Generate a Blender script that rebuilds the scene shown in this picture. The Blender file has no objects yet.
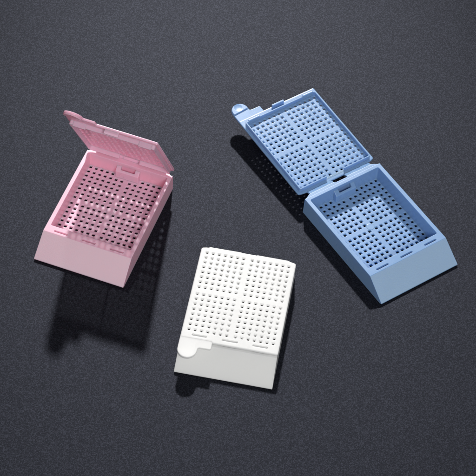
import bpy, bmesh, math, random
from mathutils import Vector, Matrix, Euler
R = math.radians
S = 0.1                     # geometry below is written in millimetres; 1 Blender unit = 1 cm
scene = bpy.context.scene

# ------------------------------------------------------------------ camera
PITCH, ROLL, DIST, FPX = 51.882, -5.02, 553.7, 1831.7
cd = bpy.data.cameras.new('camera'); cam = bpy.data.objects.new('camera', cd)
scene.collection.objects.link(cam); scene.camera = cam
cd.sensor_width = 36; cd.lens = 36*FPX/476; cd.clip_start = 1; cd.clip_end = 500
cam.matrix_world = (Matrix.Translation(Vector((0, -math.cos(R(PITCH)), math.sin(R(PITCH))))*DIST*S)
                    @ Matrix.Rotation(R(90-PITCH), 4, 'X') @ Matrix.Rotation(R(-ROLL), 4, 'Z'))

# ------------------------------------------------------------------ world and lamps
world = bpy.data.worlds.new('World'); scene.world = world; world.use_nodes = True
bg = world.node_tree.nodes['Background']
bg.inputs[0].default_value = (0.92, 0.95, 1.0, 1); bg.inputs[1].default_value = 0.14

def aim(o, target):
    o.rotation_euler = (Vector(target)-o.location).to_track_quat('-Z', 'Y').to_euler()
kd = bpy.data.lights.new('key_lamp', 'SPOT'); kd.energy = 900000; kd.shadow_soft_size = 3.2
kd.spot_size = R(13); kd.spot_blend = 1.0; kd.color = (1.0, 0.985, 0.96)
key = bpy.data.objects.new('key_lamp', kd); scene.collection.objects.link(key)
key.location = Vector((-70, 1156, 922))*S; aim(key, (0, 0.5, 0))
fd = bpy.data.lights.new('front_softbox', 'AREA'); fd.shape = 'RECTANGLE'; fd.size = 50; fd.size_y = 25
fd.energy = 45000; fd.color = (1.0, 0.995, 0.985)
fill = bpy.data.objects.new('front_softbox', fd); scene.collection.objects.link(fill)
fill.location = Vector((160, -640, 640))*S; aim(fill, (0, 0, 0))

scene.view_settings.view_transform = 'Standard'; scene.view_settings.look = 'None'
scene.view_settings.exposure = 0; scene.view_settings.gamma = 1
scene.render.resolution_x = scene.render.resolution_y = 1024

# ------------------------------------------------------------------ materials
def nodes_of(name):
    m = bpy.data.materials.new(name); m.use_nodes = True
    nt = m.node_tree; return m, nt, nt.nodes['Principled BSDF']

def plastic(name, col, sss, radius, rough=0.27, matte=0.0):
    m, nt, p = nodes_of(name)
    p.inputs['Roughness'].default_value = rough
    p.inputs['IOR'].default_value = 1.47; p.inputs['Specular IOR Level'].default_value = 0.5
    p.inputs['Subsurface Weight'].default_value = sss
    p.inputs['Subsurface Radius'].default_value = radius
    p.inputs['Subsurface Scale'].default_value = 0.1
    tc = nt.nodes.new('ShaderNodeTexCoord')
    n1 = nt.nodes.new('ShaderNodeTexNoise'); n1.inputs['Scale'].default_value = 1.3; n1.inputs['Detail'].default_value = 3
    n2 = nt.nodes.new('ShaderNodeTexNoise'); n2.inputs['Scale'].default_value = 26; n2.inputs['Detail'].default_value = 2
    nt.links.new(tc.outputs['Object'], n1.inputs['Vector']); nt.links.new(tc.outputs['Object'], n2.inputs['Vector'])
    mix = nt.nodes.new('ShaderNodeMixRGB')
    mix.inputs[1].default_value = (*[c*0.965 for c in col], 1); mix.inputs[2].default_value = (*[min(1, c*1.02) for c in col], 1)
    nt.links.new(n1.outputs[0], mix.inputs[0]); nt.links.new(mix.outputs[0], p.inputs['Base Color'])
    mr = nt.nodes.new('ShaderNodeMapRange'); mr.inputs['To Min'].default_value = rough-0.06; mr.inputs['To Max'].default_value = rough+0.08
    nt.links.new(n1.outputs[0], mr.inputs['Value']); nt.links.new(mr.outputs[0], p.inputs['Roughness'])
    b = nt.nodes.new('ShaderNodeBump'); b.inputs['Strength'].default_value = 0.12+0.45*matte; b.inputs['Distance'].default_value = 0.004
    nt.links.new(n2.outputs[0], b.inputs['Height']); nt.links.new(b.outputs[0], p.inputs['Normal'])
    return m

PINK = plastic('pink_plastic', (0.90, 0.53, 0.66), 0.7, (1.6, 0.8, 0.9))
BLUE = plastic('blue_plastic', (0.225, 0.38, 0.64), 0.4, (0.7, 0.9, 1.5))
WHITE = plastic('white_plastic', (0.88, 0.88, 0.865), 0.6, (2, 2, 1.9))

MATT = {'pink_plastic': plastic('pink_matt_face', (0.95, 0.655, 0.75), 0.3, (1.6, 0.8, 0.9), 0.6, 1),
        'blue_plastic': plastic('blue_matt_face', (0.35, 0.51, 0.72), 0.3, (0.7, 0.9, 1.5), 0.6, 1),
        'white_plastic': plastic('white_matt_face', (0.90, 0.90, 0.88), 0.4, (2, 2, 1.9), 0.6, 1)}

def ground_mat():
    m, nt, p = nodes_of('charcoal_speckled_sheet')
    tc = nt.nodes.new('ShaderNodeTexCoord')
    def noise(sc, det):
        n = nt.nodes.new('ShaderNodeTexNoise'); n.inputs['Scale'].default_value = sc; n.inputs['Detail'].default_value = det
        nt.links.new(tc.outputs['Object'], n.inputs['Vector']); return n
    n = noise(60, 4)
    vo = nt.nodes.new('ShaderNodeTexVoronoi'); vo.inputs['Scale'].default_value = 42
    nt.links.new(tc.outputs['Object'], vo.inputs['Vector'])
    sep = nt.nodes.new('ShaderNodeSeparateColor'); nt.links.new(vo.outputs['Color'], sep.inputs[0])
    pw = nt.nodes.new('ShaderNodeMath'); pw.operation = 'POWER'; pw.inputs[1].default_value = 2.2
    nt.links.new(sep.outputs[0], pw.inputs[0])                        # a few bright flecks among dull grains
    fine = nt.nodes.new('ShaderNodeMixRGB'); fine.inputs[0].default_value = 0.5
    nt.links.new(n.outputs[0], fine.inputs[1]); nt.links.new(pw.outputs[0], fine.inputs[2])
    r1 = nt.nodes.new('ShaderNodeValToRGB'); r1.color_ramp.elements[0].position = 0.2; r1.color_ramp.elements[1].position = 0.72
    r1.color_ramp.elements[0].color = (0.002, 0.0021, 0.0026, 1); r1.color_ramp.elements[1].color = (0.010, 0.0105, 0.014, 1)
    nt.links.new(fine.outputs[0], r1.inputs[0]); nt.links.new(r1.outputs[0], p.inputs['Base Color'])
    p.inputs['Roughness'].default_value = 0.62
    p.inputs['Specular Tint'].default_value = (0.66, 0.72, 1.0, 1)
    sp = nt.nodes.new('ShaderNodeMapRange'); sp.inputs['From Min'].default_value = 0.15; sp.inputs['From Max'].default_value = 0.80
    sp.inputs['To Min'].default_value = 0.20; sp.inputs['To Max'].default_value = 0.62
    nt.links.new(fine.outputs[0], sp.inputs['Value']); nt.links.new(sp.outputs[0], p.inputs['Specular IOR Level'])
    b = nt.nodes.new('ShaderNodeBump'); b.inputs['Strength'].default_value = 0.12; b.inputs['Distance'].default_value = 0.01
    nt.links.new(fine.outputs[0], b.inputs['Height']); nt.links.new(b.outputs[0], p.inputs['Normal'])
    return m
GROUND = ground_mat()

# ------------------------------------------------------------------ mesh helpers
def link(name, me, mat, parent=None, label=None):
    o = bpy.data.objects.new(name, me); scene.collection.objects.link(o)
    if mat and not me.materials: me.materials.append(mat)
    if parent: o.parent = parent
    if label: o['label'] = label
    return o

def bm_mesh(name, bm, scale=True, smooth=True, ang=40):
    if scale: bmesh.ops.scale(bm, vec=(S, S, S), verts=bm.verts)
    bmesh.ops.recalc_face_normals(bm, faces=bm.faces)
    if smooth:
        for f in bm.faces: f.smooth = True
        for e in bm.edges:
            if len(e.link_faces) == 2 and e.calc_face_angle(0) > R(ang): e.smooth = False
    me = bpy.data.meshes.new(name); bm.to_mesh(me); bm.free(); return me

def prism(bm, pts, axis, a, b):
    """polygon pts extruded along axis from a to b; pts are the other two coords in order"""
    def P(p, t):
        return {'x': (t, p[0], p[1]), 'y': (p[0], t, p[1]), 'z': (p[0], p[1], t)}[axis]
    lo = [bm.verts.new(P(p, a)) for p in pts]; hi = [bm.verts.new(P(p, b)) for p in pts]
    n = len(pts); bm.faces.new(lo); bm.faces.new(hi)
    for i in range(n): bm.faces.new((lo[i], lo[(i+1) % n], hi[(i+1) % n], hi[i]))

def rrect(x0, x1, y0, y1, r, n=5):
    rs = r if isinstance(r, (list, tuple)) else [r]*4
    out = []
    for (cx, cy, a0), rr in zip([(x1, y1, 0), (x0, y1, 90), (x0, y0, 180), (x1, y0, 270)], rs):
        sx = -1 if cx == x1 else 1; sy = -1 if cy == y1 else 1
        for i in range(n+1):
            a = R(a0+90*i/n); out.append((cx+sx*rr+rr*math.cos(a), cy+sy*rr+rr*math.sin(a)))
    return out

def bevelled(bm, w, seg=3):
    bmesh.ops.recalc_face_normals(bm, faces=bm.faces)
    es = [e for e in bm.edges if e.calc_face_angle(0) > R(25)]
    bmesh.ops.bevel(bm, geom=es, offset=w, segments=seg, profile=0.5, affect='EDGES', clamp_overlap=True)

def temp(bm, name='temp'):
    bmesh.ops.recalc_face_normals(bm, faces=bm.faces)
    me = bpy.data.meshes.new(name); bm.to_mesh(me); bm.free()
    o = bpy.data.objects.new(name, me); scene.collection.objects.link(o); return o

def boolean(o, cutters, op):
    for c, w in zip(cutters, op):
        m = o.modifiers.new('b', 'BOOLEAN'); m.object = c; m.operation = w; m.solver = 'EXACT'
    bpy.context.view_layer.update()
    me = bpy.data.meshes.new_from_object(o.evaluated_get(bpy.context.evaluated_depsgraph_get()))
    for x in [o]+list(cutters): bpy.data.objects.remove(x, do_unlink=True)
    return me

# ------------------------------------------------------------------ cassette dimensions (mm)
W, L, H, SF = 28.5, 40.75, 6.18, 6.7
PT, GAP = 1.827, 0.74
COLS = [W/2+(c-6.5)*PT+(GAP/2 if c > 6.5 else -GAP/2) for c in range(14)]
YF = [39.03-r*PT-(GAP if r >= 8 else 0) for r in range(16)]     # floor rows
YL = [38.92-r*PT-(GAP if r >= 8 else 0) for r in range(16)]     # lid rows
LT, LB = 6.95, 6.2                                             # lid plate top and bottom
LY0, LY1 = 7.35, 41.1
BX0, BX1, BY0, BY1 = 1.45, W-1.45, 9.35, 39.65                   # basin
HALF = 0.62

def holes_grid(bm, xs, ys, zt, zb, a=0.50, b=0.43, dep=0.24, dead=()):
    """perforated rectangle; returns the perimeter loops (top, bottom) of the grid"""
    gx = []; gy = []; jit = random.Random(5); b0 = b
    for x in xs: gx += [x-HALF, x+HALF]
    for y in sorted(ys): gy += [y-HALF, y+HALF]
    T = [[bm.verts.new((x, y, zt)) for y in gy] for x in gx]
    B = [[bm.verts.new((x, y, zb)) for y in gy] for x in gx]
    def ring(cx, cy, h, z, k=0.74):
        q = h*k
        return [bm.verts.new((cx+dx, cy+dy, z)) for dx, dy in
                ((h, -q), (h, q), (q, h), (-q, h), (-h, q), (-h, -q), (-q, -h), (q, -h))]
    def sq_to_oct(sq, oc):       # sq order: (+,-),(+,+),(-,+),(-,-)
        for i in range(4):
            a0, a1 = oc[2*i], oc[2*i+1]
            s0, s1 = sq[i], sq[(i+1) % 4]
            bm.faces.new((s0, s1, a1, a0))
            nx = oc[(2*i+2) % 8]
            bm.faces.new((s1, nx, a1))
    for i in range(len(gx)-1):
        for j in range(len(gy)-1):
            t = (T[i+1][j], T[i+1][j+1], T[i][j+1], T[i][j])
            d = (B[i+1][j], B[i+1][j+1], B[i][j+1], B[i][j])
            if i % 2 == 0 and j % 2 == 0 and (i//2, j//2) not in dead:
                cx = (gx[i]+gx[i+1])/2+jit.uniform(-.018, .018); cy = (gy[j]+gy[j+1])/2+jit.uniform(-.018, .018)
                b = b0*jit.uniform(.95, 1.05)
                rings = [ring(cx, cy, a+0.09, zt), ring(cx, cy, a, zt-0.055), ring(cx, cy, b+0.03, zt-dep),
                         ring(cx, cy, b-0.01, zb+0.25), ring(cx, cy, 0.49, zb+0.065), ring(cx, cy, 0.57, zb)]
                sq_to_oct(t, rings[0]); sq_to_oct(d, rings[-1])
                for p, q in zip(rings, rings[1:]):
                    for k in range(8): bm.faces.new((p[k], p[(k+1) % 8], q[(k+1) % 8], q[k]))
            else:
                bm.faces.new(t); bm.faces.new(d)
    def per(G):
        nx, ny = len(gx), len(gy)
        return ([G[i][0] for i in range(nx)]+[G[nx-1][j] for j in range(1, ny)] +
                [G[i][ny-1] for i in range(nx-2, -1, -1)]+[G[0][j] for j in range(ny-2, 0, -1)])
    return per(T), per(B)

def fill_between(bm, outer, inner):
    es = []
    for lp in (outer, inner):
        for i in range(len(lp)):
            v, w = lp[i], lp[(i+1) % len(lp)]
            es.append(bm.edges.get((v, w)) or bm.edges.new((v, w)))
    bmesh.ops.triangle_fill(bm, use_beauty=True, edges=es)

def slab_round(bm, outline, zt, zb, r=0.22):
    """loops of a slab with rounded top and bottom edges; outline is a function inset -> points"""
    prof = [(r+.12, zt), (r, zt), (r*0.3, zt-r*0.3), (0, zt-r), (0, zb+0.05), (0.02, zb+0.015), (0.06, zb), (r+.12, zb)]
    loops = [[bm.verts.new((x, y, z)) for x, y in outline(i)] for i, z in prof]
    for A, Bq in zip(loops, loops[1:]):
        n = len(A)
        for k in range(n): bm.faces.new((A[k], A[(k+1) % n], Bq[(k+1) % n], Bq[k]))
    return loops[0], loops[-1]

# ------------------------------------------------------------------ part meshes
def base_mesh():
    b = bmesh.new()
    prism(b, [(0.5, 0), (L, 0), (L, H), (SF, H), (-0.32, 0.66), (-0.32, 0.45)], 'x', 0, W)
    for v in b.verts:                                     # slight draft of the side walls
        if v.co.z > 3: v.co.x += 0.18 if v.co.x < 1 else -0.18
    bevelled(b, 0.32, 4)
    body = temp(b)
    f = bmesh.new()                                       # hinge flange with chamfered ends
    prism(f, [(0.25, 39.9), (W-0.25, 39.9), (W-0.25, 40.55), (26.0, 41.75), (16.6, 41.8), (16.5, 41.45), (12.0, 41.45), (11.9, 41.8), (2.6, 41.75), (0.25, 40.55)], 'z', 5.1, H-0.012)
    bevelled(f, 0.14, 2)
    fl = temp(f)
    c = bmesh.new(); prism(c, rrect(BX0, BX1, BY0, BY1, 0.45), 'z', -1, 8); cut = temp(c)
    ops = [fl, cut]; kinds = ['UNION', 'DIFFERENCE']
    for x0, x1 in ((3.2, 7.6), (12.1, 16.5), (21.0, 25.4)):
        s = bmesh.new(); prism(s, rrect(x0, x1, 7.42, 8.0, 0.25, 3), 'z', 2.5, 8); ops.append(temp(s)); kinds.append('DIFFERENCE')
    s = bmesh.new(); prism(s, rrect(12.0, 16.6, 39.0, 40.1, 0.2, 3), 'z', 0.9, 5.0); ops.append(temp(s)); kinds.append('DIFFERENCE')
    me = boolean(body, ops, kinds)
    b = bmesh.new(); b.from_mesh(me)
    bmesh.ops.remove_doubles(b, verts=b.verts, dist=1e-4)
    bmesh.ops.recalc_face_normals(b, faces=b.faces)
    es = []                                                # soften the rim of the basin and slots
    for e in b.edges:
        if len(e.link_faces) == 2 and e.calc_face_angle(0) > R(60):
            if all(v.co.z > H-0.1 for v in e.verts): es.append(e)
    bmesh.ops.bevel(b, geom=es, offset=0.13, segments=3, profile=0.5, affect='EDGES', clamp_overlap=True)
    return bm_mesh('base', b, ang=42)

def floor_mesh():
    b = bmesh.new()
    t, d = holes_grid(b, COLS, YF, 0.75, 0.02)
    out = [(BX0-0.3, BY0-0.3), (BX1+0.3, BY0-0.3), (BX1+0.3, BY1+0.1), (BX0-0.3, BY1+0.1)]
    lt = [b.verts.new((x, y, 0.75)) for x, y in out]; lb = [b.verts.new((x, y, 0.02)) for x, y in out]
    fill_between(b, lt, t); fill_between(b, lb, d)
    for i in range(4): b.faces.new((lt[i], lt[(i+1) % 4], lb[(i+1) % 4], lb[i]))
    # round boss in the middle of the grid
    return bm_mesh('perforated_floor', b, ang=75)

def boss_mesh(z0, z1, yc):
    b = bmesh.new()
    pts = lambda i: [(W/2+(1.3-i)*math.cos(R(k*15)), yc+(1.3-i)*math.sin(R(k*15))) for k in range(24)]
    a, c = slab_round(b, pts, z1, z0, 0.1); b.faces.new(a); b.faces.new(c)
    return bm_mesh('centre_boss', b)

def pocket_mesh():
    b = bmesh.new()
    prism(b, [(39.95, 0.5), (38.15, 0.5), (38.15, 3.5), (39.95, 4.9)], 'x', 10.5, 18.0)
    bevelled(b, 0.15, 2); o = temp(b)
    c = bmesh.new(); prism(c, rrect(12.0, 16.6, 38.75, 41.0, 0.2, 3), 'z', 0.9, 8); cut = temp(c)
    me = boolean(o, [cut], ['DIFFERENCE']); b = bmesh.new(); b.from_mesh(me)
    return bm_mesh('latch_pocket', b)

def lid_mesh(throat=0.33):
    b = bmesh.new()
    def o(i):                                              # back corners are chamfered towards the hinge
        front = [p for p in rrect(0.05+i, W-0.05-i, LY0+i, LY1-i, max(0.5-i, .1)) if p[1] < 20]
        half = [(0.05, 39.9), (0.12, 40.3), (0.4, 40.55), (1.4, 40.8), (2.8, 40.99), (4.6, LY1)]
        sh = [(x+i*k, y-i*(1-k*.5)) for (x, y), k in zip(half, (1, 1, .7, .2, 0, 0))]
        back = [(W-x, y) for x, y in sh]+[p for p in reversed(sh)]
        return back+front
    T, B = slab_round(b, o, LT, LB)
    t, d = holes_grid(b, COLS, YL, LT, LB, a=0.44, b=throat, dep=0.2)
    fill_between(b, T, t); fill_between(b, B, d)
    body = temp(b)
    cuts = []
    for x0, x1 in ((3.2, 7.5), (12.0, 16.5), (20.8, 25.2)):
        s = bmesh.new(); prism(s, rrect(x0, x1, 8.75, 9.5, 0.25, 3), 'z', LT-0.5, 8); cuts.append(temp(s))
    me = boolean(body, cuts, ['DIFFERENCE']*3)
    b = bmesh.new(); b.from_mesh(me)
    return bm_mesh('lid', b, ang=60)

def rim_mesh():
    """low wall on the lid's underside, open at the hinge side"""
    z0, z1 = 4.85, LB+0.05
    th = 0.5; x0, x1, y0, y1 = 0.9, W-0.9, 9.3, 40.1
    def wallpath(pts):
        b_in = []
        return pts
    outer = rrect(x0, x1, y0, y1, 0.7, 4); inner = rrect(x0+th, x1-th, y0+th, y1-th, 0.35, 4)
    b = bmesh.new(); prof = [(0, z1), (0, z0+0.12), (0.12, z0), (0.38, z0), (0.5, z0+0.12), (0.5, z1)]
    loops = []
    for k, z in prof:
        f = k/th; loops.append([b.verts.new((p[0]*(1-f)+q[0]*f, p[1]*(1-f)+q[1]*f, z)) for p, q in zip(outer, inner)])
    n = len(outer)
    for A, C in zip(loops, loops[1:]+loops[:1]):
        for k in range(n): b.faces.new((A[k], A[(k+1) % n], C[(k+1) % n], C[k]))
    o = temp(b)
    c = bmesh.new(); prism(c, [(10.9, 39), (17.6, 39), (17.6, 41), (10.9, 41)], 'z', 3, 6.15); cut = temp(c)
    me = boolean(o, [cut], ['DIFFERENCE']); b = bmesh.new(); b.from_mesh(me)
    return bm_mesh('rim', b)

def box_mesh(name, x0, x1, y0, y1, z0, z1, r=0.12):
    b = bmesh.new(); prism(b, [(x0, y0), (x1, y0), (x1, y1), (x0, y1)], 'z', z0, z1); bevelled(b, r, 2)
    return bm_mesh(name, b)

def tab_mesh():
    """thumb tab: stepped tongue ending in a round knob"""
    pts = [(0.05, 7.9), (0.05, 3.9)]
    cx, cy, r = 2.85, 3.85, 2.8
    for k in range(1, 17):
        a = R(180+k*180/16*0.97); pts.append((cx+r*math.cos(a), cy+r*math.sin(a)))
    pts += [(5.75, 4.75), (6.1, 5.0), (9.2, 5.05), (9.45, 5.3), (9.45, 7.9)]
    b = bmesh.new(); prism(b, pts, 'z', LB+0.02, LT+0.004)
    bmesh.ops.recalc_face_normals(b, faces=b.faces)
    es = [e for e in b.edges if abs(e.verts[0].co.z-e.verts[1].co.z) < 1e-4 and e.calc_face_angle(0) > R(25) and not (e.verts[0].co.y > 7.8 and e.verts[1].co.y > 7.8)]
    bmesh.ops.bevel(b, geom=es, offset=0.18, segments=3, profile=0.5, affect='EDGES', clamp_overlap=True)
    o = temp(b)
    arc = [(cx+(r-0.12)*math.cos(R(t)), cy+(r-0.12)*math.sin(R(t))) for t in range(166, 376, 10)]
    c = bmesh.new(); prism(c, arc, 'z', LB-0.38, LB+0.3); bevelled(c, 0.12, 2)   # grip pad under the knob
    d = bmesh.new(); bmesh.ops.create_uvsphere(d, u_segments=32, v_segments=24, radius=9)
    bmesh.ops.translate(d, vec=(cx, 2.7, LB-0.38-8.85), verts=d.verts)            # finger dish
    me = boolean(o, [temp(c), temp(d)], ['UNION', 'DIFFERENCE']); b = bmesh.new(); b.from_mesh(me)
    return bm_mesh('thumb_tab', b, ang=18)

M_BASE, M_FLOOR, M_POCKET = base_mesh(), floor_mesh(), pocket_mesh()
M_LID, M_LID_FINE, M_RIM, M_TAB = lid_mesh(), lid_mesh(0.26), rim_mesh(), tab_mesh()
YCF = (YF[7]+YF[8])/2; YCL = (YL[7]+YL[8])/2
M_BOSS = boss_mesh(0.03, 0.80, YCF)

def film_mesh(p0, p1, x0, x1, t=0.36):
    """living hinge: a thin folded strip from the flange edge to the lid's back edge"""
    b = bmesh.new(); (y0, z0), (y1, z1) = p0, p1
    rnd = random.Random(int(x0*10)); n = 16; cols = []
    for i in range(n+1):
        x = x0+(x1-x0)*i/n; ring = []
        for k in range(5):
            f = k/4; bow = 0.10*math.sin(math.pi*f)+rnd.uniform(-.07, .07)
            ring.append((y0+(y1-y0)*f, z0+(z1-z0)*f, bow))
        dy, dz = y1-y0, z1-z0; l = math.hypot(dy, dz); nyv, nz = -dz/l, dy/l
        top = [b.verts.new((x, y+nyv*(t/2+w), z+nz*(t/2+w))) for y, z, w in ring]
        bot = [b.verts.new((x, y-nyv*t/2, z-nz*t/2)) for y, z, w in reversed(ring)]
        cols.append(top+bot)
    for A, C in zip(cols, cols[1:]):
        m = len(A)
        for k in range(m): b.faces.new((A[k], A[(k+1) % m], C[(k+1) % m], C[k]))
    b.faces.new(cols[0]); b.faces.new(cols[-1])
    return bm_mesh('hinge', b, ang=60)

# ------------------------------------------------------------------ cassettes
def own(me, mat):
    m = me.copy(); m.materials.clear(); m.materials.append(mat)
    if me is M_BASE:                                       # the sloped writing face is matt and finely textured
        m.materials.append(MATT[mat.name])
        for p in m.polygons:
            if p.normal.y < -0.35 and p.normal.z > 0.5 and p.center.y < SF*S and p.area > 0.2: p.material_index = 1
    return m

def flatten(o):
    m = o.modifiers.new('weighted_normals', 'WEIGHTED_NORMAL'); m.keep_sharp = True; m.weight = 80; return o

def cassette(x, y, rot, mat, label, theta, hy, hz, twist=0):
    root = bpy.data.objects.new('tissue_cassette', None); scene.collection.objects.link(root)
    root.location = (x*S, y*S, 0); root.rotation_euler = (0, 0, R(rot))
    root.empty_display_size = 0.5
    root['label'] = label; root['category'] = 'cassette'; root['group'] = 'slotted plastic tissue cassettes'
    base = flatten(link('base', own(M_BASE, mat), None, root))
    link('perforated_floor', own(M_FLOOR, mat), None, base)
    link('centre_boss', own(M_BOSS, mat), None, base)
    flatten(link('latch_pocket', own(M_POCKET, mat), None, base))
    # lid turns about the hinge line (hy, hz)
    lid = link('lid', own(M_LID_FINE if mat is WHITE else M_LID, mat), None, root)
    kids = [link('rim', own(M_RIM, mat), None, lid), link('thumb_tab', own(M_TAB, mat), None, lid)]
    for args in ((12.2, 16.6, 7.5, 8.1, 4.8, LB+0.1), (2.2, 6.2, 9.2, 9.75, 4.55, LB+0.1), (22.7, 26.6, 9.2, 9.75, 4.55, LB+0.1)):
        kids.append(link('catch', own(box_mesh('catch', *args), mat), None, lid))
    for k in kids: flatten(k)
    piv = Matrix.Translation(Vector((0, hy, hz))*S)
    lid.matrix_local = piv @ Matrix.Rotation(R(-theta), 4, 'X') @ piv.inverted()
    t = R(theta); dy, dz = LY1-0.15-hy, (LT+LB)/2-0.1-hz
    p1 = (hy+dy*math.cos(t)+dz*math.sin(t), hz-dy*math.sin(t)+dz*math.cos(t))
    p0 = (41.6, H-0.28)
    for a, b in ((2.9, 11.8), (16.7, 25.8)) + (((11.8, 16.7),) if 30 < theta < 90 else ()):
        link('hinge', own(film_mesh(p0, p1, a, b), mat), None, root)
    return root

cassette(-14.872, -50.376, -6.194, WHITE, 'white plastic tissue cassette with its perforated lid snapped shut', 0, 42.2, 6.17)
cassette(-59.777, -14.712, -15.677, PINK, 'pink plastic tissue cassette with its lid propped half open', 61.7, 42.2, 6.17)
cassette(43.677, -20.204, 37.225, BLUE, 'blue plastic tissue cassette with its lid folded fully back', 178.1, 42.2, 5.7)

# ------------------------------------------------------------------ the surface
b = bmesh.new(); bmesh.ops.create_grid(b, x_segments=1, y_segments=1, size=600)
g = link('ground', bm_mesh('ground', b, smooth=False), GROUND); g['kind'] = 'structure'
